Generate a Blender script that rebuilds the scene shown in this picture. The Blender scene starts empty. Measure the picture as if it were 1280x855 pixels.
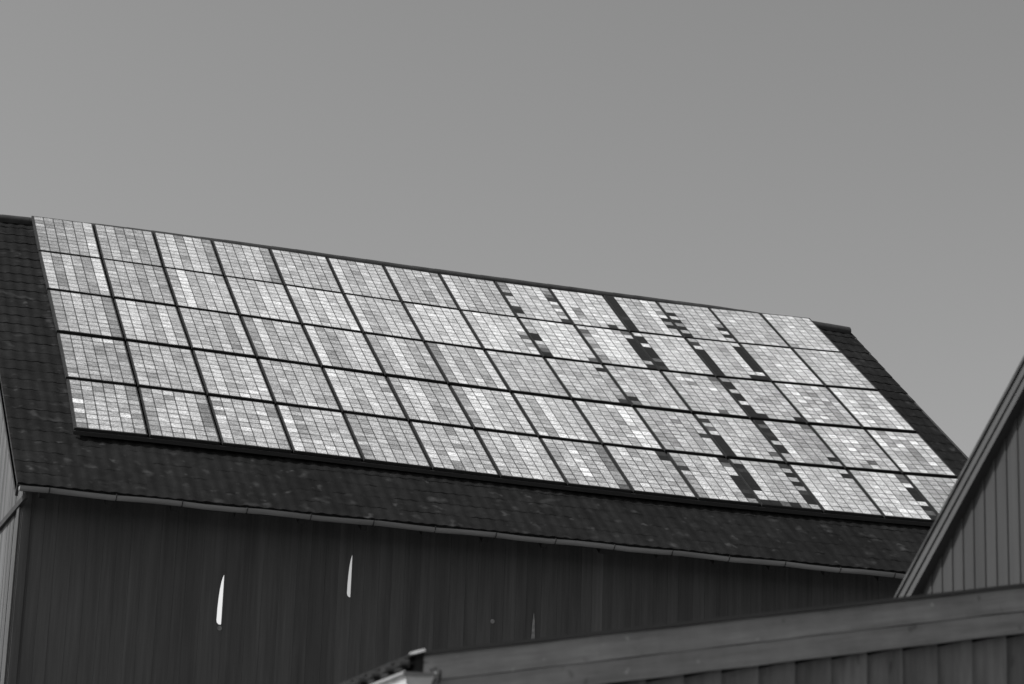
import bpy, math, random
from mathutils import Vector, Matrix
random.seed(11)
S = bpy.context.scene
COL = S.collection

# ------------------------------------------------------------------ helpers
class MB:
    """collects faces; build() links them as one mesh object"""
    def __init__(self):
        self.v = []; self.f = []; self.t = []; self.uv = []; self.smooth = []
    def face(self, pts, tone=1.0, uv=None, smooth=False):
        i = len(self.v); self.v += [tuple(p) for p in pts]
        self.f.append(tuple(range(i, i + len(pts)))); self.t.append(tone)
        self.uv.append(uv or [(0, 0)] * len(pts)); self.smooth.append(smooth)
    def hexa(self, a, b, tone=1.0):
        """a: four corners of one face, b: the matching four of the opposite face"""
        self.face(a[::-1], tone); self.face(b, tone)
        for k in range(4):
            self.face([a[k], a[(k + 1) % 4], b[(k + 1) % 4], b[k]], tone)
    def box(self, x0, x1, y0, y1, z0, z1, tone=1.0):
        self.hexa([(x0, y0, z0), (x1, y0, z0), (x1, y1, z0), (x0, y1, z0)],
                  [(x0, y0, z1), (x1, y0, z1), (x1, y1, z1), (x0, y1, z1)], tone)
    def grid(self, rows, tone=1.0, smooth=True):
        """rows of points, shared vertices"""
        i = len(self.v); n = len(rows[0])
        for r in rows: self.v += [tuple(p) for p in r]
        for a in range(len(rows) - 1):
            for b in range(n - 1):
                self.f.append((i + a * n + b, i + a * n + b + 1, i + (a + 1) * n + b + 1, i + (a + 1) * n + b))
                self.t.append(tone(a, b) if callable(tone) else tone)
                self.uv.append([(0, 0)] * 4); self.smooth.append(smooth)
    def tube(self, pts, r, seg=10, tone=1.0):
        rows = []
        pts = [Vector(p) for p in pts]
        for k, p in enumerate(pts):
            d = (pts[min(k + 1, len(pts) - 1)] - pts[max(k - 1, 0)]).normalized()
            a = d.orthogonal().normalized(); b = d.cross(a)
            rows.append([p + (a * math.cos(q) + b * math.sin(q)) * r for q in [2 * math.pi * j / seg for j in range(seg + 1)]])
        self.grid(rows, tone)
    def build(self, name, mat, parent=None, fix=False):
        me = bpy.data.meshes.new(name)
        me.from_pydata(self.v, [], self.f)
        at = me.attributes.new('tone', 'FLOAT', 'FACE'); at.data.foreach_set('value', self.t)
        ul = me.uv_layers.new(name='UVMap')
        ul.data.foreach_set('uv', [c for f in self.uv for p in f for c in p])
        me.polygons.foreach_set('use_smooth', self.smooth)
        if fix:
            import bmesh
            bm = bmesh.new(); bm.from_mesh(me); bmesh.ops.recalc_face_normals(bm, faces=bm.faces); bm.to_mesh(me); bm.free()
        me.materials.append(mat); me.update()
        o = bpy.data.objects.new(name, me); COL.objects.link(o)
        if parent: o.parent = parent; o.matrix_parent_inverse = parent.matrix_world.inverted()
        return o

def thing(name, label, cat, loc=(0, 0, 0), group=None):
    o = bpy.data.objects.new(name, None); COL.objects.link(o); o.location = loc
    o.empty_display_size = 0.3; o.matrix_world = Matrix.Translation(loc)
    o['label'] = label; o['category'] = cat
    if group: o['group'] = group
    return o

class NT:
    def __init__(self, m): self.n = m.node_tree.nodes; self.l = m.node_tree.links
    def add(self, t, **kw):
        nd = self.n.new(t)
        for k, v in kw.items(): setattr(nd, k, v)
        return nd
    def link(self, a, b): self.l.new(a, b)
    def math(self, op, a, b=None, clamp=False):
        nd = self.add('ShaderNodeMath', operation=op, use_clamp=clamp)
        for i, x in enumerate((a, b)):
            if x is None: continue
            if isinstance(x, (int, float)): nd.inputs[i].default_value = x
            else: self.link(x, nd.inputs[i])
        return nd.outputs[0]
    def noise(self, scale, detail=4, rough=.6, coord='Object', off=None, dist=0.0, rot=0.0):
        tc = self.add('ShaderNodeTexCoord'); mp = self.add('ShaderNodeMapping')
        mp.inputs['Scale'].default_value = scale if isinstance(scale, tuple) else (scale,) * 3
        if off is not None:
            cb = self.add('ShaderNodeCombineXYZ')
            for k in range(3): self.link(off, cb.inputs[k])
            self.link(cb.outputs[0], mp.inputs['Location'])
        src = tc.outputs[coord]
        if rot:
            vr = self.add('ShaderNodeVectorRotate', rotation_type='Y_AXIS'); vr.inputs['Angle'].default_value = rot
            self.link(src, vr.inputs['Vector']); src = vr.outputs[0]
        self.link(src, mp.inputs['Vector'])
        nz = self.add('ShaderNodeTexNoise'); nz.inputs['Scale'].default_value = 1
        nz.inputs['Detail'].default_value = detail; nz.inputs['Roughness'].default_value = rough
        nz.inputs['Distortion'].default_value = dist
        self.link(mp.outputs[0], nz.inputs['Vector'])
        return nz.outputs['Fac']
    def ramp(self, x, stops):
        r = self.add('ShaderNodeMapRange'); r.clamp = True
        (a, va), (b, vb) = stops
        r.inputs[1].default_value = a; r.inputs[2].default_value = b
        r.inputs[3].default_value = va; r.inputs[4].default_value = vb
        self.link(x, r.inputs[0]); return r.outputs[0]
    def tone(self):
        a = self.add('ShaderNodeAttribute'); a.attribute_name = 'tone'; return a.outputs['Fac']

def material(name, build, rough=.7, spec=.3, metallic=0.0):
    m = bpy.data.materials.new(name); m.use_nodes = True
    t = NT(m); bs = t.n['Principled BSDF']
    bs.inputs['Roughness'].default_value = rough; bs.inputs['Specular IOR Level'].default_value = spec
    bs.inputs['Metallic'].default_value = metallic
    col, hgt = build(t)
    if isinstance(col, float):
        bs.inputs['Base Color'].default_value = (col, col, col, 1)
    else:
        cb = t.add('ShaderNodeCombineColor')
        for k in range(3): t.link(col, cb.inputs[k])
        t.link(cb.outputs[0], bs.inputs['Base Color'])
    if hgt is not None:
        h, dist = hgt
        bp = t.add('ShaderNodeBump'); bp.inputs['Distance'].default_value = dist; bp.inputs['Strength'].default_value = 1
        t.link(h, bp.inputs['Height']); t.link(bp.outputs[0], bs.inputs['Normal'])
    return m

def wood(base, grain, blot, var=.5, knots=0.0, bump=.003, rot=0.0, specks=False):
    """weathered boards: grain = stretched noise scale, blot = stain scale, tone attribute = the single board's own shade"""
    def b(t):
        off = t.math('MULTIPLY', t.tone(), 37.0)
        g = t.noise(grain, 5, .65, off=off, rot=rot)
        s = t.noise(blot, 4, .6, off=off, rot=rot)
        f = t.math('MULTIPLY', t.ramp(g, ((.25, 1 - var), (.75, 1 + var))), t.ramp(s, ((.25, 1 - var * .8), (.75, 1 + var * .8))))
        if knots:
            k = t.noise(tuple(v * knots for v in blot), 2, .5, off=off, rot=rot)
            f = t.math('MULTIPLY', f, t.ramp(k, ((.68, 1.0), (.76, .55))))
        if specks:
            f = t.math('MULTIPLY', f, t.ramp(t.noise(15, 1, .5, off=off), ((.75, 1.0), (.82, 1.6))))
        c = t.math('MULTIPLY', t.math('MULTIPLY', f, t.tone()), base)
        return c, (g, bump)
    return b

# ------------------------------------------------------------------ materials
def cells(t):
    """poly-crystalline cells: own shade per cell with sun and sky glint painted in, fine grain, dark joints and thin bus bars"""
    uv = t.add('ShaderNodeUVMap'); uv.uv_map = 'UVMap'
    sp = t.add('ShaderNodeSeparateXYZ'); t.link(uv.outputs[0], sp.inputs[0])
    u, v = sp.outputs[0], sp.outputs[1]
    eu = t.math('MINIMUM', u, t.math('SUBTRACT', 1.0, u)); ev = t.math('MINIMUM', v, t.math('SUBTRACT', 1.0, v))
    ju = t.ramp(eu, ((.03, .2), (.08, 1.0))); jv = t.ramp(ev, ((.04, .28), (.14, 1.0)))
    patch = t.ramp(t.noise(2.3, 2, .5), ((.42, 0.0), (.64, .4)))      # row joints paler in patches here and there
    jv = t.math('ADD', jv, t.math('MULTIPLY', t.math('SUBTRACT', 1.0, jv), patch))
    bb = t.math('ABSOLUTE', t.math('SUBTRACT', t.math('FRACT', t.math('MULTIPLY', v, 2.0)), .5))
    bar = t.ramp(bb, ((.02, .8), (.07, 1.0)))
    grain = t.ramp(t.noise((7, 24, 24), 3, .7), ((.34, .76), (.66, 1.22)))
    fine = t.ramp(t.noise((42, 46, 46), 2, .7), ((.34, .60), (.66, 1.36)))
    grit = t.ramp(t.noise(95, 1, .5), ((.34, .72), (.66, 1.28)))
    fine = t.math('MULTIPLY', fine, grit)
    c = t.math('MULTIPLY', t.math('MULTIPLY', t.tone(), grain), t.math('MULTIPLY', fine, bar))
    c = t.math('MULTIPLY', c, t.math('MULTIPLY', ju, jv))
    return t.math('MINIMUM', c, .93), None
M_CELL = material('cell_glass', cells, rough=.35, spec=.2)
M_FRAME = material('black_anodised', lambda t: (t.math('MULTIPLY', t.ramp(t.noise(9, 2), ((.3, .8), (.7, 1.2))), .028), None), rough=.5, spec=.25)
M_RAIL = material('dark_rail', lambda t: (.055, None), rough=.5)
def tiles(t):
    big = t.ramp(t.noise(.55, 4, .6), ((.3, .7), (.7, 1.3)))
    med = t.ramp(t.noise(4.5, 4, .65), ((.3, .55), (.7, 1.5)))
    lich = t.ramp(t.noise(4.6, .8, .5), ((.63, 0.0), (.84, 1.0)))
    lich2 = t.ramp(t.noise(9, 2, .5), ((.4, .55), (.6, 1.0)))
    c = t.math('MULTIPLY', t.math('MULTIPLY', big, med), t.math('MULTIPLY', t.tone(), .0072))
    spot = t.ramp(t.noise(5.5, 2, .5), ((.66, 0.0), (.80, .034)))
    c = t.math('ADD', c, t.math('ADD', spot, t.math('MULTIPLY', t.math('MULTIPLY', lich, lich2), .034)))
    return c, (t.noise(22, 4), .003)
M_TILE = material('old_dark_tiles', tiles, rough=.9, spec=.12)
M_WALL = material('dark_barn_boards', wood(.092, (14, 14, .5), (3.5, 3.5, .3), .25), rough=.85, spec=.15)
M_GABLE = material('pale_gable_boards', wood(.118, (30, 30, 1.0), (6, 6, .5), .3), rough=.85, spec=.15)
M_GUTTER = material('grey_zinc', lambda t: (t.math('MULTIPLY', t.ramp(t.noise((.8, 8, 8), 4), ((.3, .75), (.7, 1.2))), .26), None), rough=.6, spec=.3)
M_DARKWOOD = material('dark_trim', wood(.05, (6, 6, 6), (3, 3, 3), .3), rough=.85, spec=.15)
M_BARGE = material('weathered_planks', wood(.272, (2.2, 30, 34), (4, 6, 3.5), .24, knots=2.0, rot=.187, specks=True), rough=.8, spec=.2)
M_SHED = material('grey_shed_boards', wood(.176, (30, 30, 1.8), (8, 8, 2.2), .26, knots=1.7), rough=.85, spec=.15)
M_HOUSE = material('painted_boards', wood(.048, (18, 18, .8), (4, 4, .5), .12), rough=.7, spec=.2)
M_HTRIM = material('painted_trim', wood(.078, (2, 2, 2), (3, 3, 3), .12), rough=.7, spec=.2)
M_ROOFEDGE = material('dark_sheet', lambda t: (t.math('MULTIPLY', t.math('MULTIPLY', t.ramp(t.noise((1.5, 9, 9), 4), ((.3, .6), (.7, 1.4))), t.ramp(t.noise((14, 1.2, 1.2), 3), ((.3, .7), (.7, 1.3)))), .05), None), rough=.7)
M_SHEDTILE = material('shed_tiles', lambda t: (t.math('MULTIPLY', t.ramp(t.noise(7, 4), ((.3, .6), (.7, 1.4))), .022), None), rough=.85, spec=.15)
M_DRIP = material('drip_sheet', lambda t: (.07, None), rough=.7)
M_RIDGE = material('ridge_tiles', lambda t: (t.math('MULTIPLY', t.ramp(t.noise(5, 4), ((.3, .7), (.7, 1.3))), .042), None), rough=.85, spec=.15)
M_PALE = material('pale_metal', lambda t: (t.math('MULTIPLY', t.ramp(t.noise(20, 4), ((.3, .6), (.7, 1.2))), .30), None), rough=.45, spec=.4)
M_TROUGH = material('pale_gutter_metal', lambda t: (t.math('MULTIPLY', t.ramp(t.noise(14, 4), ((.3, .8), (.7, 1.12))), .56), None), rough=.5, spec=.4)
M_GROUND = material('ground_turf', lambda t: (t.math('MULTIPLY', t.ramp(t.noise(.8, 6, .7), ((.3, .6), (.7, 1.3))), .11), (t.noise(9, 5), .05)), rough=.95, spec=.1)
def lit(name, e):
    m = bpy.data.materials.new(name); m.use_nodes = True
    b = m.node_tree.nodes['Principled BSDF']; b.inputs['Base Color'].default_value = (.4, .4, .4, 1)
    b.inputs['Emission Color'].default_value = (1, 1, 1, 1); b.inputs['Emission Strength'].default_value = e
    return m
M_LIT = lit('daylight_glow_pane', .72); M_LIT2 = lit('daylight_glow_pane_dim', .42)
M_KNOT_SLIT = material('pale_wood_and_slit', lambda t: (t.math('MULTIPLY', t.ramp(t.noise(16, 3), ((.3, .6), (.7, 1.2))), .3), None))

# ------------------------------------------------------------------ ground
g = MB()
N = 40
def gh(x, y): return .12 * math.sin(x * .11 + 1) * math.cos(y * .09) * min(1, math.hypot(x - 10, y - 25) / 60)
xs = [-1500 + 3000 * i / N for i in range(N + 1)]
g.grid([[(x, y, -.02 + (gh(x, y) if abs(x) > 90 or abs(y) > 90 else 0)) for x in xs] for y in xs])
o = g.build('ground', M_GROUND); o['kind'] = 'structure'

# ------------------------------------------------------------------ barn
EX = Vector((1, 0, 0)); SL = Vector((0, -.79928, -.60095)); NN = Vector((0, -.60095, .79928))
O_ARR = Vector((5.09407, 39.60265, 14.20206))      # top corner of the solar array (glass plane)
O_ROOF = O_ARR - NN * .12                          # the tiles lie 12 cm below
def RP(u, v, h=0.0): return O_ROOF + EX * u + SL * v + NN * h
barn = thing('barn', 'big dark boarded barn whose old tiled roof carries the solar panels', 'barn', (12.3, 31.95, 0))

def crest(u):                                       # the old ridge is not quite straight
    pts = [(-1, -.06), (0, -.17), (1.5, -.33), (4, -.37), (7, -.33), (10, -.34), (12.5, -.36), (14.2, -.28), (15.0, -.2), (15.3, -.16)]
    for (a, va), (b, vb) in zip(pts, pts[1:]):
        if u <= b:
            k = max(0, (u - a) / (b - a)); k = k * k * (3 - 2 * k); return va + (vb - va) * k
    return pts[-1][1]
U0, U1, VE = -.87, 15.17, 9.99
PER = .175; SEG = 6
nu = int(round((U1 - U0) / PER)) * SEG
us = [U0 + (U1 - U0) * i / nu for i in range(nu + 1)]
def pan(i):
    q = (i % SEG) / SEG
    return .008 * max(0, math.sin(math.pi * q / .55)) if q < .55 else .004 * math.sin(math.pi * (q - .55) / .45) * -1
prof = [pan(i) for i in range(nu + 1)]
rf = MB()
NC = 29
wob = [random.uniform(-.004, .004) for _ in range(400)]
for k in range(NC):
    a, b = k / NC, (k + 1) / NC
    ct = [random.uniform(.8, 1.25) for _ in range(nu // SEG + 1)]
    r0, r1 = [], []
    for i, u in enumerate(us):
        vr = crest(u) + .10
        v0 = vr + (VE - vr) * a; v1 = vr + (VE - vr) * b + .02
        w = wob[(i // SEG * 7 + k * 13) % 400]
        sag = -.03 * math.sin(math.pi * a) * (1 + .5 * math.sin(u * .9))
        r0.append(RP(u, v0, prof[i] - .003 + sag)); r1.append(RP(u, v1, prof[i] + .0035 + w * .8 + sag))
    rf.grid([r0, r1], tone=lambda q, c: ct[c // SEG])
    if k == NC - 1:
        rf.grid([r1, [p - NN * .03 for p in r1]], smooth=False)
roof = rf.build('roof', M_TILE, barn)
# underside boarding and the far slope
rb = MB()
def ridge_pt(u, h=0.0): return RP(u, -.2, h)
back = []
for u in (U0, U1):
    top = RP(u, -.12, -.05); eave = RP(u, VE - .03, -.05)
    back.append((top, eave))
(ta, ea), (tb, eb) = back
dn = NN * -.09
rb.hexa([ea, eb, tb, ta], [p + dn for p in (ea, eb, tb, ta)])
rb.build('roof_boarding', M_DARKWOOD, barn, fix=True)
fs = MB()
yr = O_ROOF.y + .18
def mir(p): return Vector((p.x, 2 * yr - p.y, p.z))
fs.hexa([mir(p) for p in (ea, eb, tb, ta)], [mir(p - NN * .08) for p in (ea, eb, tb, ta)])
fs.build('roof', M_TILE, barn, fix=True)
# ridge tiles: overlapping half-round pieces, one strip
rc = MB(); L = .42; nk = int((U1 - U0) / L)
for k in range(nk):
    tn = random.uniform(1.0, 1.4)
    rows = []
    for (uu, r) in ((U0 + k * L, .112), (U0 + (k + 1) * L + .03, .110)):
        c = RP(uu, crest(uu) + .16, -.02 + .002 * math.sin(k * 2.1))
        rows.append([c + Vector((0, math.cos(q) * r * 1.15, math.sin(q) * r)) for q in [math.pi * (j / 9 * 1.3 - .15) for j in range(10)]])
    rc.grid(rows, tone=tn)
    rc.grid([rows[0], [p * .92 + sum(rows[0], Vector()) / 10 * .08 for p in rows[0]]], tone=tn, smooth=False)
rc.build('ridge_cap', M_RIDGE, roof)
# verge boards on the two roof ends
for u, d in ((U0, 1), (U1, -1)):
    vb = MB()
    for s in (0, 1):
        p = [RP(u - .0 * d, -.1, -.035), RP(u, VE + .0, -.035), RP(u, VE, -.2), RP(u, -.1, -.2)]
        if s: p = [mir(q) for q in p]
        vb.hexa(p, [q + EX * .035 * d for q in p])
    vb.build('verge_board', M_DARKWOOD, barn, fix=True)
# gutter along the eave with brackets
gt = MB()
gy, gz, gr = 31.60, 8.03, .058
rows = []
for i in range(41):
    x = 4.24 + (20.3 - 4.24) * i / 40
    dz = .008 * math.sin(i * 1.7)
    rows.append([(x, gy + gr * math.cos(q), gz + dz + gr * math.sin(q)) for q in [math.pi * (1 + j / 8) for j in range(9)]])
gt.grid(rows)
gt.grid([[(p[0], p[1] + (.006 if j < 4 else -.006), p[2] + .004) for j, p in enumerate(r)][::-1] for r in rows])
for r in (rows[0], rows[-1]): gt.face(r)
gut = gt.build('gutter', M_GUTTER, barn)
for i in range(18):
    x = 4.62 + i * .87
    b = MB(); b.tube([(x, gy - gr - .004 + 0, gz + .01)] + [(x, gy + (gr + .005) * math.cos(q), gz + (gr + .005) * math.sin(q)) for q in [math.pi * (1 + j / 6) for j in range(7)]], .008, 5)
    b.build('bracket', M_DARKWOOD, gut)
for i in range(18):
    x = 4.55 + i * .87
    b = MB()
    p = [RP(x - O_ROOF.x, 9.1, -.142), RP(x - O_ROOF.x + .09, 9.1, -.142), RP(x - O_ROOF.x + .09, 9.86, -.142), RP(x - O_ROOF.x, 9.86, -.142)]
    b.hexa(p, [q - NN * .12 for q in p]); b.build('rafter_tail', M_DARKWOOD, barn, fix=True)
# long front wall of upright boards, with a few gaps where boards have shrunk or split
YW = 32.35; KW = YW / 31.95; XL, XR = 4.343 * KW, 20.05
def kz_(z): return 1.6 + (z - 1.6) * KW
HOLES = [(a * KW, b * KW, kz_(c), kz_(d)) for a, b, c, d in [(7.0, 7.08, 6.525, 7.19), (8.757, 8.823, 7.04, 7.63)]]
w = MB(); x = XL; bi = 0
edges = [XL]
while edges[-1] < XR - .1:
    edges.append(min(XR, edges[-1] + random.uniform(.15, .24)))
for hx0, hx1, _, _ in HOLES:                       # a board edge falls on the right side of each gap
    k = min(range(len(edges)), key=lambda q: abs(edges[q] - hx1)); edges[k] = hx1
    if edges[k - 1] > hx0 - .03: edges.pop(k - 1)
sl3 = 11.35
zt = 8.3
for a, b in zip(edges, edges[1:]):
    tn = random.uniform(.92, 1.09)
    if abs(a - 12.28 * KW) < .12: tn = 1.45
    dy = random.uniform(-.002, .002)
    lv = [(0.0, b - .008), (zt, b - .008)]
    for hx0, hx1, z0, z1 in HOLES:
        if abs(b - hx1) < 1e-6:
            lv = [(0.0, b - .008), (z0 - .001, b - .008), (z0, hx0 + .03), (z0 + .02, hx0 + .008), (z0 + .05, hx0)]
            lv += [(z0 + (z1 - z0) * q, hx0 + (hx1 - hx0) * p) for q, p in ((.3, .02), (.5, .10), (.7, .24), (.85, .42), (.94, .6), (.985, .75))] + [(z1, hx1 - .012), (z1 + .001, b - .008), (zt, b - .008)]
    f0 = YW - .012 + dy; f1 = YW + .03
    w.grid([[(a - .007, f1, z), (a - .007, f0 + .002, z), (a - .006, f0, z), (r_ - .001, f0, z), (r_, f0 + .001, z), (r_, f1, z)] for z, r_ in lv], tone=tn, smooth=False)
wall = w.build('wall', M_WALL, barn)
bk = MB()                                           # boarding behind the joints, leaving the gaps open
cuts = sorted(HOLES)
x0 = XL
for hx0, hx1, z0, z1 in cuts:
    bk.face([(x0, YW + .031, 0), (hx0 - .02, YW + .031, 0), (hx0 - .02, YW + .031, zt), (x0, YW + .031, zt)], .5)
    bk.face([(hx0 - .02, YW + .031, 0), (hx1 + .02, YW + .031, 0), (hx1 + .02, YW + .031, z0 - .03), (hx0 - .02, YW + .031, z0 - .03)], .5)
    bk.face([(hx0 - .02, YW + .031, z1 + .03), (hx1 + .02, YW + .031, z1 + .03), (hx1 + .02, YW + .031, zt), (hx0 - .02, YW + .031, zt)], .5)
    x0 = hx1 + .02
bk.face([(x0, YW + .031, 0), (XR, YW + .031, 0), (XR, YW + .031, zt), (x0, YW + .031, zt)], .5)
bk.build('wall_lining', M_DARKWOOD, wall)
for (hx0, hx1, z0, z1), m in zip(HOLES, (M_LIT, M_LIT2)):
    s = MB(); s.box(hx0 - .03, hx1 + .03, YW + .05, YW + .055, z0 - .04, z1 + .04)  # glowing pane behind the hole, standing in for daylight through it
    s.build('daylight_glow_pane', m, wall, fix=True)
s = MB()  # pale face on the boards, painted in place of a dim daylight slit
s.face([(a * KW, YW - .0205, kz_(b)) for a, b in ((11.40, 6.68), (11.455, 6.69), (11.445, 6.95), (11.43, 7.06), (11.415, 6.95))])
s.face([(11.455 * KW, YW - .0205, kz_(6.69)), (11.40 * KW, YW - .0205, kz_(6.68)), (11.40 * KW, YW - .013, kz_(6.68)), (11.455 * KW, YW - .013, kz_(6.69))])
s.build('dim_slit_patch', M_KNOT_SLIT, wall)
for kx, kz in ((10.832 * KW, kz_(6.882)), (7.046 * KW, kz_(6.475))):
    s = MB(); s.tube([(kx, YW - .021, kz), (kx, YW - .010, kz)], .032, 10)
    s.face([(kx + .032 * math.cos(q), YW - .021, kz + .032 * math.sin(q)) for q in [2 * math.pi * j / 10 for j in range(10)]])
    s.build('knot', M_KNOT_SLIT, wall)
cp = MB(); cp.box(XL + .009, XL + .115, YW - .036, YW - .02, 0, 8.2, 1.1); cp.build('corner_post', M_WALL, barn, fix=True)
# gable ends
def roof_z(y):                                      # underside of the roof over depth y
    base = O_ROOF.z - .16
    return base - abs(y - yr) * (.60095 / .79928)
YB = 2 * yr - YW
for X, d in ((XL, -1), (XR, 1)):
    gw = MB(); y = YW + .003
    while y < YB:
        y1 = min(YB, y + random.uniform(.13, .2)); tn = random.uniform(.75, 1.25)
        dx = random.uniform(0, .008) * d
        ym = [y + .003, y1 - .003]
        if ym[0] < yr < ym[1]: ym.insert(1, yr)
        gw.grid([[(X + dx, q, 0) for q in ym], [(X + dx, q, roof_z(q)) for q in ym]], tone=tn, smooth=False)
        y = y1
    gw.grid([[(X - .02 * d, YW + .003, 0), (X - .02 * d, yr, 0), (X - .02 * d, YB, 0)], [(X - .02 * d, YW + .003, roof_z(YW)), (X - .02 * d, yr, roof_z(yr)), (X - .02 * d, YB, roof_z(YB))]], tone=.4, smooth=False)
    gw.build('wall', M_GABLE, barn)
cbd = MB(); cbd.box(XL - .034, XL - .012, YW - .002, YW + .22, 0, 7.915); cbd.build('corner_board', M_HTRIM, barn, fix=True)
bw = MB(); bw.box(XL + .03, XR - .03, YB - .03, YB, 0, roof_z(YB)); bw.build('wall', M_WALL, barn, fix=True)
tr = MB(); tr.box(XL - .05, XL - .012, 31.75, YB, 7.92, 8.0); tr.build('gable_band', M_DARKWOOD, barn, fix=True)

# ------------------------------------------------------------------ solar panels
CU = [0.033857, 0.013879, -0.0092087, 0.0010035, -2.9009e-05, -0.018693, -0.012448, 0.0016367, -4.2225e-05, 0.014424, 0.0024394, -0.0024915, -0.00020785]
CV = [-0.038839, -0.037692, 0.018751, -0.001729, 3.7943e-05, -0.092004, 0.030143, -0.0029373, 5.4458e-05, 0.033814, -0.0059709, -0.0031008, 0.00044609]
def node(c, r):                                     # the rows were fitted by hand and bow a little
    T = [1, c, c**2, c**3, c**4, r, r*c, r*c**2, r*c**3, r**2, r**2*c, r**3, c**2*r**2]
    return (1.02 * c + sum(a * b for a, b in zip(CU, T)), 1.68 * r + sum(a * b for a, b in zip(CV, T)))
def AP(u, v, h=0.0): return O_ARR + EX * u + SL * v + NN * h
PAD_V = [.03, .036, .050, .066, .060, .022]          # half the gap at each row line
PAD_U = .030
TONES = [  # one string per panel: the shade of its six cell columns, 0 dark .. 9 bright
 "444456 454545 564763 555653 555555 754665 655465 754655 566664 876776 k65676 455565 565655 666666".split(),
 "636447 455454 584565 655767 676767 755665 677877 677767 578877 478876 k67676 k6556k 666667 555665".split(),
 "455553 676575 554636 374555 744576 457644 374647 545555 555554 555565 456556 k54555 565444 765576".split(),
 "454444 555555 564566 454545 765655 567445 477656 548665 655587 445545 k65655 k64443 556655 655465".split(),
 "455554 456653 555554 645555 345444 556555 565765 455443 565554 465666 k65455 765665 67766k 444444".split()]
K = 0
OVR = {  # (row, column): {(cell column, cell row): shade}
 (0, 8): {(0,0):3,(0,1):3,(0,2):4,(0,3):1,(0,7):1,(0,8):K,(5,0):4,(5,1):3,(5,2):2,(5,3):1,(5,4):7,(5,5):3,(5,6):7,(5,7):3,(5,8):6,(5,9):1},
 (0, 9): {(1,5):3,(1,6):3,(1,7):4,(4,9):1},
 (0, 10): {(0,6):1,(5,3):3,(5,4):7,(5,5):K,(5,6):3,(5,7):K},
 (0, 11): {(0,3):K,(0,4):6,(0,5):K,(0,6):3,(0,7):K,(0,8):4,(0,9):K,(5,5):3,(5,6):K,(5,7):6,(5,8):K,(5,9):5},
 (1, 7): {(5,4):4,(5,5):2,(5,7):3},
 (1, 8): {(0,1):4,(0,4):K,(0,5):K,(0,6):6,(0,7):3,(0,8):2,(0,9):K,(5,9):2},
 (1, 9): {(0,0):6,(0,1):2,(0,2):3,(0,5):3,(0,8):3,(5,0):2,(5,1):6,**{(5,q):K for q in range(2,8)},(5,8):4,(5,9):K,(4,0):4},
 (1, 10): {(0,0):6,(0,1):K,(0,2):K,(0,3):7,(0,7):2,(0,9):1},
 (1, 11): {(0,0):4,(0,1):1,(0,2):6,(5,0):6,(5,8):7,(4,9):K,(4,8):6},
 (2, 8): {(5,0):5,(5,1):K,(5,9):1,(5,8):3},
 (2, 9): {(0,8):K,(0,9):2,(0,7):3,(1,0):3},
 (2, 10): {(1,1):8,(2,0):3,(2,2):3,(3,9):2,(4,3):8,(5,0):2,(5,1):3,(5,2):4},
 (2, 11): {(0,0):3,(0,3):5,(0,6):7,(1,9):K,(5,9):K},
 (2, 12): {(1,0):8,(1,2):8,(1,4):8,(2,6):7,(2,8):7,(4,0):7,(3,2):3,(4,4):3},
 (2, 13): {(0,1):8,(1,3):8,(1,6):8,(1,8):8,(0,6):8,(4,1):8,(4,4):8,(3,2):4,(2,4):4},
 (3, 8): {(3,0):8,(4,2):9,(4,3):9,(4,6):9,(4,7):9,(5,6):8,(3,4):3,(4,5):4},
 (3, 9): {(5,5):1},
 (3, 10): {(0,0):5,(0,1):1,(0,2):5,(0,3):2,(0,4):6,(5,8):2},
 (3, 11): {(0,1):2,(0,3):1,(0,5):5,(0,8):4,(0,9):4,(5,0):2,(5,1):3,(5,8):K},
 (3, 12): {(2,3):8,(2,5):8,(3,3):8,(1,2):8,(3,8):2,(2,9):3},
 (3, 13): {(1,0):3,(2,1):7,(2,3):8,(3,4):3,(3,5):3,(3,6):3,(0,3):8,(4,2):8,(3,1):7},
 (4, 0): {(0,4):8,(0,6):7,(2,1):3,(4,6):7},
 (4, 1): {(2,1):3,**{(5,q):2.65 for q in range(2,7)}},
 (4, 2): {(0,1):3,(0,3):3,(0,2):6,(0,4):7,(2,6):7,(4,2):7,(4,4):7,(5,1):3,(5,2):3},
 (4, 3): {(1,0):3,(1,2):3,(1,4):3,(0,3):8,(3,8):7},
 (4, 5): {(3,0):3,(3,1):3,(2,8):3,(2,9):3,(2,6):8},
 (4, 7): {**{(5,q):2.7 for q in range(0,6)},(5,9):2,(2,2):8,(2,4):7,(2,6):8,(2,7):8,(0,9):3},
 (4, 8): {(5,0):1,(5,1):K},
 (4, 9): {(0,1):3,(0,2):3,(0,3):1,(0,4):5,(0,5):3,(5,0):K,(5,1):2,(5,2):6,(5,3):6,(5,4):K,(5,5):K,(5,6):K,(5,7):1,(5,8):K,(5,9):3},
 (4, 10): {(0,0):4,(0,2):1,(0,7):6,(0,8):6,(5,0):1,(5,1):4,(5,2):K,(5,3):4,(5,4):K,(5,5):4,(5,6):1,(5,7):K,(5,8):K,(5,9):4,(1,9):K,(2,9):2,(3,9):K,(4,9):3},
 (4, 11): {(5,1):K,(5,2):5,(5,3):4},
 (4, 12): {(5,0):2,(5,1):2,(5,2):7,(5,6):6,(5,8):2},
}
SR = {0: 30, 1: 50, 2: 92, 3: 138, 4: 165, 5: 185, 6: 204, 7: 222, 8: 240, 9: 252}  # cell brightness levels, the glint on the panels included in the colour
def s2l(s):
    s /= 255.0
    s = max(.10, s)
    return ((s + .055) / 1.055) ** 2.4
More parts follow.
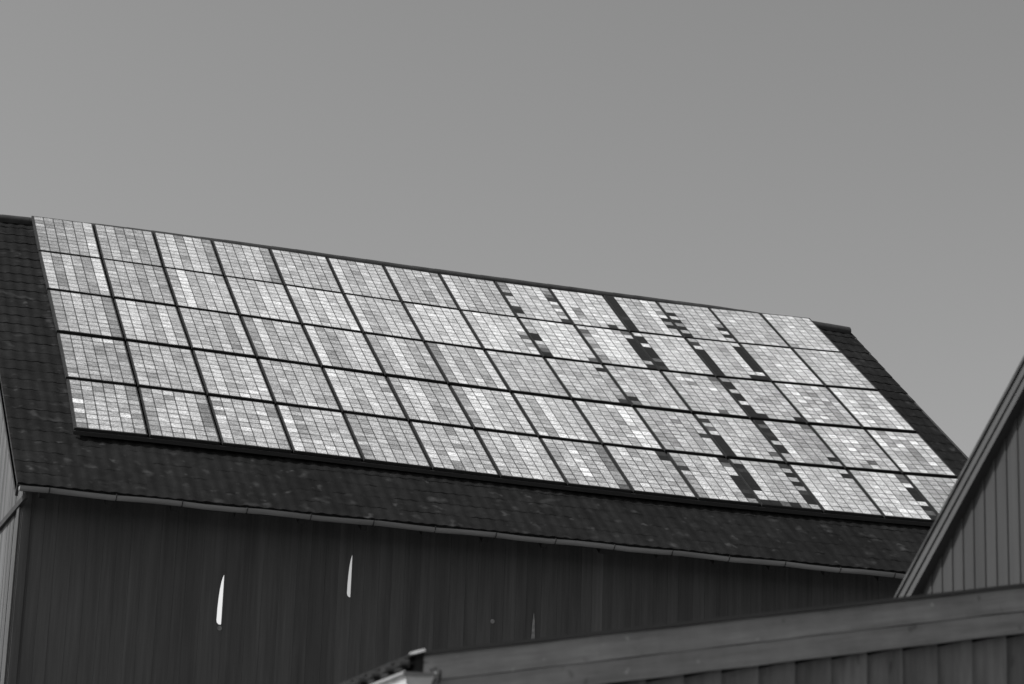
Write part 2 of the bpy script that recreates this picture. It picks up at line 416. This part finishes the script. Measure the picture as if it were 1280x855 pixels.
def tone_of(d):
    a, b = int(math.floor(d)), min(9, int(math.floor(d)) + 1)
    return s2l(SR[a] + (SR[b] - SR[a]) * (d - a)) * .87
ROWN = ['in the ridge row', 'in the second row', 'in the middle row', 'in the fourth row', 'in the eave row']
ORD = ['first', 'second', 'third', 'fourth', 'fifth', 'sixth', 'seventh', 'eighth', 'ninth', 'tenth', 'eleventh', 'twelfth', 'thirteenth', 'last']
def look(r, c):
    ks = [k for k, v in OVR.get((r, c), {}).items() if v <= 1]
    s = TONES[r][c]
    nk = len(ks) + 8 * s.count('k')
    if nk >= 6: return 'solar panel with many black cells'
    if nk >= 1: return 'solar panel with few black cells'
    ds = [int(q) for q in s]; m = sum(ds) / 6; sp = max(ds) - min(ds)
    if sp >= 4: return 'boldly striped solar panel'
    if sp == 3: return 'faintly striped solar panel'
    if m >= 6: return 'pale solar panel'
    if m <= 4.4: return 'dull grey solar panel'
    return 'even grey solar panel'
GRP = 'solar panels on the barn roof'
for r in range(5):
    for c in range(14):
        q = [node(c, r), node(c + 1, r), node(c + 1, r + 1), node(c, r + 1)]
        if r == 0: q = [(a, max(b, -.17)) if k < 2 else (a, b) for k, (a, b) in enumerate(q)]
        def bil(s, t):
            a = [q[0][k] * (1 - s) + q[1][k] * s for k in (0, 1)]; b = [q[3][k] * (1 - s) + q[2][k] * s for k in (0, 1)]
            return [a[k] * (1 - t) + b[k] * t for k in (0, 1)]
        W = q[1][0] - q[0][0]; H = q[3][1] - q[0][1]
        su = PAD_U / W; s0, s1 = su, 1 - su
        t0, t1 = PAD_V[r] / H, 1 - PAD_V[r + 1] / H
        base = AP(*bil(.5, .5), -.04)
        mid = ['next to the plank gable', '', 'next to the bare roof edge']
        place = ROWN[r] + ', ' + ('closest the pale gable end' if c == 0 else ('last before the bare tiles' if c == 13 else ORD[c] + ' from the pale gable'))
        tw = 'solar panel'
        p = thing('solar_panel', look(r, c) + ' ' + place.replace('closest the', 'beside the'), 'solar panel', base, GRP)
        fr = MB()
        e = .012                                     # frame reaches into the gap
        a0, a1, b0, b1 = s0 - e / W, s1 + e / W, t0 - e / H, t1 + e / H
        if c == 0: a0 = 0
        if c == 13: a1 = 1
        if r == 0: b0 = 0
        tilt = [random.uniform(-.004, .004) for _ in range(4)]
        def P(s, t, h):
            k = (tilt[0] * (1 - s) + tilt[1] * s) * (1 - t) + (tilt[3] * (1 - s) + tilt[2] * s) * t
            return AP(*bil(s, t), h + k)
        lo = [P(a0, b0, -.04), P(a1, b0, -.04), P(a1, b1, -.04), P(a0, b1, -.04)]
        hi = [P(a0, b0, 0), P(a1, b0, 0), P(a1, b1, 0), P(a0, b1, 0)]
        fr.hexa(lo[::-1], hi[::-1]); fr.build('frame', M_FRAME, p, fix=True)
        cs = MB(); ov = OVR.get((r, c), {})
        streak = [random.gauss(0, .25) for _ in range(6)]
        sd = .8 if (r >= 3 or c >= 8) else .6
        i0 = 0
        n_u, n_v = 7, 11
        vid = [[P(s0 + (s1 - s0) * i / 6, t0 + (t1 - t0) * j / 10, .003) for i in range(7)] for j in range(11)]
        flat = [p_ for row in vid for p_ in row]
        cs.v = [tuple(p_) for p_ in flat]
        for j in range(10):
            for i in range(6):
                ch = TONES[r][c][i]
                base_d = 0 if ch == 'k' else int(ch)
                if (i, j) in ov: d = ov[(i, j)]; d = d + random.uniform(0, .15)
                elif ch == 'k': d = random.uniform(0, .12)
                else:
                    d = base_d + streak[i] + random.gauss(0, sd)
                    z = random.random()
                    if z < .05: d += 1.6
                    elif z > .96: d -= 1.2
                    d = 5.2 + (d - 5.2) * .68 - (.4 if c < 2 else 0); d = min(8.0, max(3.0, d))
                cs.f.append((j * 7 + i, (j + 1) * 7 + i, (j + 1) * 7 + i + 1, j * 7 + i + 1))
                cs.t.append(tone_of(max(0, d)))
                cs.uv.append([(0, 0), (0, 1), (1, 1), (1, 0)]); cs.smooth.append(False)
        cs.build('cell_sheet', M_CELL, p)
# the rails under the panels
mf = thing('mounting_frame', 'dark rail frame carrying the solar panels above the roof tiles', 'mounting frame', AP(7, 8.2, -.1))
for r in range(5):
    for k in (.22, .78):
        b = MB()
        rows = []
        for c in range(0, 15):
            u, v = node(c, r + k)
            uu = u + (.03 if c == 0 else (-.03 if c == 14 else 0))
            rows.append([AP(uu, v - .02, -.045), AP(uu, v + .02, -.045), AP(uu, v + .02, -.085), AP(uu, v - .02, -.085), AP(uu, v - .02, -.045)])
        b.grid(rows, smooth=False); b.build('rail', M_RAIL, mf)
b = MB(); rows = []
for c in range(0, 15):
    u, v = node(c, 5); rows.append([AP(u, v - .005, -.042), AP(u, v + .012, -.042), AP(u, v + .012, -.10), AP(u, v - .005, -.10), AP(u, v - .005, -.042)])
b.grid(rows, smooth=False); b.build('edge_trim', M_RAIL, mf)

# ------------------------------------------------------------------ house with the steep gable (far side faces the barn)
hs = thing('gabled_house', 'house with a steep board clad gable and stepped verge beside the shed', 'house', (10.5, 11.5, 0))
XV, XH = 8.15, 8.222
K36 = .7314
YRg = 11.5
def hz(y): return 4.56 + (15.29 - y) * K36 if y >= YRg else 4.56 + (15.29 - YRg) * K36 - (YRg - y) * K36
yE, yF = 15.32, 2 * YRg - 15.32
w = MB(); y = yE - .12; bwid = .145
while y > yF + .12:
    y1 = max(yF + .12, y - bwid); tn = random.uniform(.93, 1.07)
    # each board is tilted a little; the joint is an open groove
    xa, xb = XH - .005, XH + .005
    w.grid([[(xb + .012, y, 0), (xb, y - .003, 0), (xa, y1 + .012, 0), (xa + .003, y1 + .004, 0), (xb + .012, y1, 0)],
            [(xb + .012, y, hz(y) - .1), (xb, y - .003, hz(y) - .1), (xa, y1 + .012, hz(y1) - .1), (xa + .003, y1 + .004, hz(y1) - .1), (xb + .012, y1, hz(y1) - .1)]], tone=tn, smooth=False)
    y = y1
w.build('wall', M_HOUSE, hs)
w = MB(); w.box(XH + .04, 18, yE - .16, yE - .12, 0, hz(yE) - .1); w.build('wall', M_HOUSE, hs, fix=True)
w = MB(); w.box(XH + .04, 18, yF + .12, yF + .16, 0, hz(yF) - .1); w.build('wall', M_HOUSE, hs, fix=True)
w = MB(); w.face([(18, yF + .12, 0), (18, yE - .12, 0), (18, yE - .12, hz(yE) - .1), (18, YRg, hz(YRg) - .1), (18, yF + .12, hz(yF) - .1)]); w.build('wall', M_HOUSE, hs)
for a, b_ in ((yE, YRg), (yF, YRg)):
    rfm = MB()
    lo_ = [(XV - .012, a, hz(a) - .028), (18.2, a, hz(a) - .028), (18.2, b_, hz(b_) - .028), (XV - .012, b_, hz(b_) - .028)]
    rfm.hexa(lo_, [(q[0], q[1], q[2] + .028) for q in lo_]); rfm.build('roof', M_ROOFEDGE, hs, fix=True)
    for x0, x1, z0, z1, nm in ((XV, XH + .03, -.100, -.030, 'verge_board'), (XV + .02, XH + .03, -.117, -.1005, 'verge_fillet'), (XV + .006, XH + .03, -.175, -.1175, 'verge_board')):
        m = MB()
        m.hexa([(x0, a, hz(a) + z0), (x1, a, hz(a) + z0), (x1, b_, hz(b_) + z0), (x0, b_, hz(b_) + z0)],
               [(x0, a, hz(a) + z1), (x1, a, hz(a) + z1), (x1, b_, hz(b_) + z1), (x0, b_, hz(b_) + z1)])
        m.build(nm, M_HTRIM if nm == 'verge_board' else M_ROOFEDGE, hs, fix=True)

# ------------------------------------------------------------------ low shed in front
sh = thing('lean_to_shed', 'low weathered shed with double plank verge and pale gutter end', 'shed', (5.9, 12.0, 0))
KS = .189
def fz(x): return 3.382 + (x - 3.711) * KS
X0, X1, YS, YD = 3.711, 8.19, 12.0, 14.5
w = MB(); x = 3.95; wn = .2155
x = 5.165 - 6 * wn
while x < X1 - .02:
    x1 = min(X1 - .01, x + wn); tn = random.uniform(.85, 1.18)
    ya, yb = YS + .074, YS + .037                    # left edge tucked under, right edge laps over
    zt0, zt1 = fz(x) - .257 - .013, fz(x1) - .257 + .004  # tops cut low at left: dark wedge shaped in for the verge shadow
    L_ = [(x + .006, ya + .03), (x + .006, ya + .002), (x + .008, ya), (x1 - .006, yb), (x1 - .004, yb + .003), (x1 - .004, ya + .03)]
    zz_ = [zt0, zt0, zt0, zt1, zt1, zt1]
    w.grid([[(a_, b_, 0) for a_, b_ in L_], [(a_, b_, z_) for (a_, b_), z_ in zip(L_, zz_)]], tone=tn, smooth=False)
    x = x1
shw = w.build('wall', M_SHED, sh)
ln = MB(); ln.face([(3.95, YS + .1, 0), (X1 - .01, YS + .1, 0), (X1 - .01, YS + .1, fz(X1) - .03), (3.95, YS + .1, fz(3.95) - .03)], .4)
ln.build('wall_lining', M_DARKWOOD, shw)
XS = 5.165 - 6 * wn
w = MB(); w.box(XS, XS + .03, YS + .103, YD, 0, fz(XS) - .06); w.build('wall', M_SHED, sh, fix=True)
w = MB(); w.box(XS, X1 - .02, YD - .05, YD - .02, 0, fz(XS) - .06); w.build('wall', M_SHED, sh, fix=True)
def plank(xa, xb, z0, z1, y0, y1, name, mat, tn, sags=0.0):
    m = MB(); n = 40; rows = []
    for i in range(n + 1):
        x = xa + (xb - xa) * i / n
        e0 = .0016 * math.sin(i * 1.3 + z0 * 40); e1 = .0012 * math.sin(i * .9 + z1 * 30)
        rows.append([(x, y0, fz(x) + z0 + e0 + .003), (x, y0, fz(x) + z1 + e1 - .003), (x, y0 + .003, fz(x) + z1 + e1), (x, y1, fz(x) + z1 + e1), (x, y1, fz(x) + z0 + e0), (x, y0 + .003, fz(x) + z0 + e0), (x, y0, fz(x) + z0 + e0 + .003)])
    m.grid(rows, tone=tn, smooth=False)
    m.face(rows[0][:-1], tn); m.face(rows[-1][:-1], tn)
    return m.build(name, mat, sh, fix=True)
plank(X0, X1, -.1345, 0, YS, YS + .034, 'verge_board', M_BARGE, 1.04)
plank(X0 + .02, X1, -.257, -.1365, YS + .003, YS + .034, 'verge_board', M_BARGE, .93)
# roof: corrugated tile sheet over a thin deck
rs = MB(); ny = 60; ys = [YS - .012 + (YD - YS + .02) * j / ny for j in range(ny + 1)]
def tw_(y): return .016 * (1 + math.sin(2 * math.pi * (y - YS) / .25 + 1.2))
rows = []
for j, y in enumerate(ys):
    rows.append([(x, y, fz(x) + .004 + h) for x, h in ((3.63, -.06), (3.63, -.035 + tw_(y) * .6), (3.95, .008 + tw_(y) * .3), (X1, .012))])
rs.grid(rows, smooth=False)
dk = [(3.64, YS - .010, fz(3.64) + .003), (X1, YS - .010, fz(X1) + .003), (X1, YD, fz(X1) + .003), (3.64, YD, fz(3.64) + .003)]
rs.hexa(dk, [(a, b, c + .012) for a, b, c in dk])
rs.build('roof', M_SHEDTILE, sh)
de = MB()
de.hexa([(3.712, YS - .016, fz(3.712) + .0015), (X1, YS - .016, fz(X1) + .0015), (X1, YS - .0125, fz(X1) + .0015), (3.712, YS - .0125, fz(3.712) + .0015)], [(3.712, YS - .016, fz(3.712) + .021), (X1, YS - .016, fz(X1) + .021), (X1, YS - .0125, fz(X1) + .021), (3.712, YS - .0125, fz(3.712) + .021)])
de.build('drip_edge', M_DRIP, sh, fix=True)
for j in range(10):                                  # eave tile noses
    y = YS + .05 + j * .25
    t_ = MB(); rows = []
    for xx, rr in ((3.585, .036), (3.72, .032), (3.86, .028)):
        rows.append([(xx, y + rr * 1.6 * math.cos(q), fz(xx) - .04 + rr * math.sin(q)) for q in [math.pi * i / 8 for i in range(9)]])
    t_.grid(rows); t_.face(rows[0]); t_.build('eave_tile', M_SHEDTILE, sh)
vc = MB()
rows = [[(xx, YS - .02 + .055 * (1 - math.cos(q)) * .5, fz(xx) + .008 + zz + .016 * math.sin(q)) for q in [math.pi * i / 6 for i in range(7)]] for xx, zz in ((3.640, .0), (3.668, .004), (3.712, .010))]
vc.grid(rows); vc.face(rows[0]); vc.face(rows[-1])
vc.build('verge_cap', M_PALE, sh)
vt = MB(); vt.box(3.664, 3.709, YS - .004, YS + .05, fz(3.68) - .085, fz(3.68) + .006); vt.build('verge_tile', M_SHEDTILE, sh, fix=True)
# gutter: tapered trough running back along the eave
GY = 11.93
prof_o = [(3.586, 3.281), (3.590, 3.262), (3.598, 3.262), (3.612, 3.165), (3.715, 3.165), (3.748, 3.262), (3.760, 3.264), (3.763, 3.285)]
gm = MB()
rows = [[(a, y, b) for a, b in prof_o] for y in (GY, 13.2, YD)]
gm.grid(rows, smooth=False)
gm.grid([[(a + (.006 if a < 3.68 else -.006), r_[0][1], b + .006) for (a, _, b) in r_][::-1] for r_ in rows], smooth=False)
gtr = gm.build('gutter', M_TROUGH, sh)
ec = MB(); inner = [(a + (.004 if a < 3.68 else -.004), b) for a, b in prof_o]
ec.face([(a, GY - .004, b) for a, b in inner[1:-1]]); ec.build('end_cap', M_TROUGH, gtr)
rm = MB(); rm.hexa([(3.583, GY - .010, 3.263), (3.766, GY - .010, 3.266), (3.766, GY - .0045, 3.266), (3.583, GY - .0045, 3.263)],
                   [(3.583, GY - .010, 3.281), (3.766, GY - .010, 3.285), (3.766, GY - .0045, 3.285), (3.583, GY - .0045, 3.281)])
rm.hexa([(3.581, GY - .008, 3.268), (3.5855, GY - .008, 3.268), (3.5855, YD, 3.268), (3.581, YD, 3.268)],
        [(3.581, GY - .008, 3.281), (3.5855, GY - .008, 3.281), (3.5855, YD, 3.281), (3.581, YD, 3.281)])
rm.build('rim', M_GUTTER, gtr, fix=True)
hk = MB(); hk.tube([(3.735, GY + .03, 3.30), (3.755, GY + .005, 3.312), (3.775, GY - .005, 3.300), (3.776, GY - .006, 3.262), (3.770, GY, 3.235)], .008, 6)
hk.build('hook', M_DARKWOOD, gtr)

# ------------------------------------------------------------------ camera
Mx = [(0.94213663, -0.33354368, 0.03357355), (0.11888746, 0.23880319, -0.96376284), (0.31343953, 0.91198775, 0.26463939)]
cam = bpy.data.cameras.new('camera'); co = bpy.data.objects.new('camera', cam); COL.objects.link(co)
R = Matrix((Mx[0], tuple(-a for a in Mx[1]), tuple(-a for a in Mx[2]))).transposed()
co.matrix_world = Matrix.Translation((0, 0, 1.6)) @ R.to_4x4()
cam.sensor_fit = 'HORIZONTAL'; cam.sensor_width = 36; cam.lens = 87.1504
cam.clip_end = 6000
cam.dof.use_dof = True; cam.dof.focus_distance = 40.0; cam.dof.aperture_fstop = 3.2
S.camera = co

# ------------------------------------------------------------------ light
sd_ = Vector((-.62, .035, .76)).normalized()
sun = bpy.data.lights.new('sun', 'SUN'); sun.energy = 4.0; sun.angle = math.radians(.55); sun.color = (1, 1, 1)
so = bpy.data.objects.new('sun', sun); COL.objects.link(so)
so.rotation_euler = sd_.to_track_quat('Z', 'Y').to_euler(); so.location = (-30, 0, 40)
wd = bpy.data.worlds.new('World'); S.world = wd; wd.use_nodes = True
n = wd.node_tree.nodes; l = wd.node_tree.links
sk = n.new('ShaderNodeTexSky'); sk.sky_type = 'NISHITA'; sk.sun_disc = False
sk.sun_elevation = math.asin(sd_.z); sk.sun_rotation = math.atan2(sd_.x, sd_.y)
sk.air_density = 1.0; sk.dust_density = 3.0; sk.ozone_density = 1.0
# black and white film behind a yellow-orange filter: mostly the red and green of the sky
sc_ = n.new('ShaderNodeSeparateColor'); l.new(sk.outputs[0], sc_.inputs[0])
m1 = n.new('ShaderNodeMath'); m1.operation = 'MULTIPLY'; m1.inputs[1].default_value = .65; l.new(sc_.outputs[0], m1.inputs[0])
m2 = n.new('ShaderNodeMath'); m2.operation = 'MULTIPLY_ADD'; m2.inputs[1].default_value = .35; l.new(sc_.outputs[1], m2.inputs[0]); l.new(m1.outputs[0], m2.inputs[2])
l.new(m2.outputs[0], n['Background'].inputs['Color']); n['Background'].inputs['Strength'].default_value = .15
S.view_settings.view_transform = 'Standard'; S.view_settings.look = 'None'
S.view_settings.exposure = .1; S.view_settings.gamma = 1
S.render.film_transparent = False
S.cycles.use_denoising = True
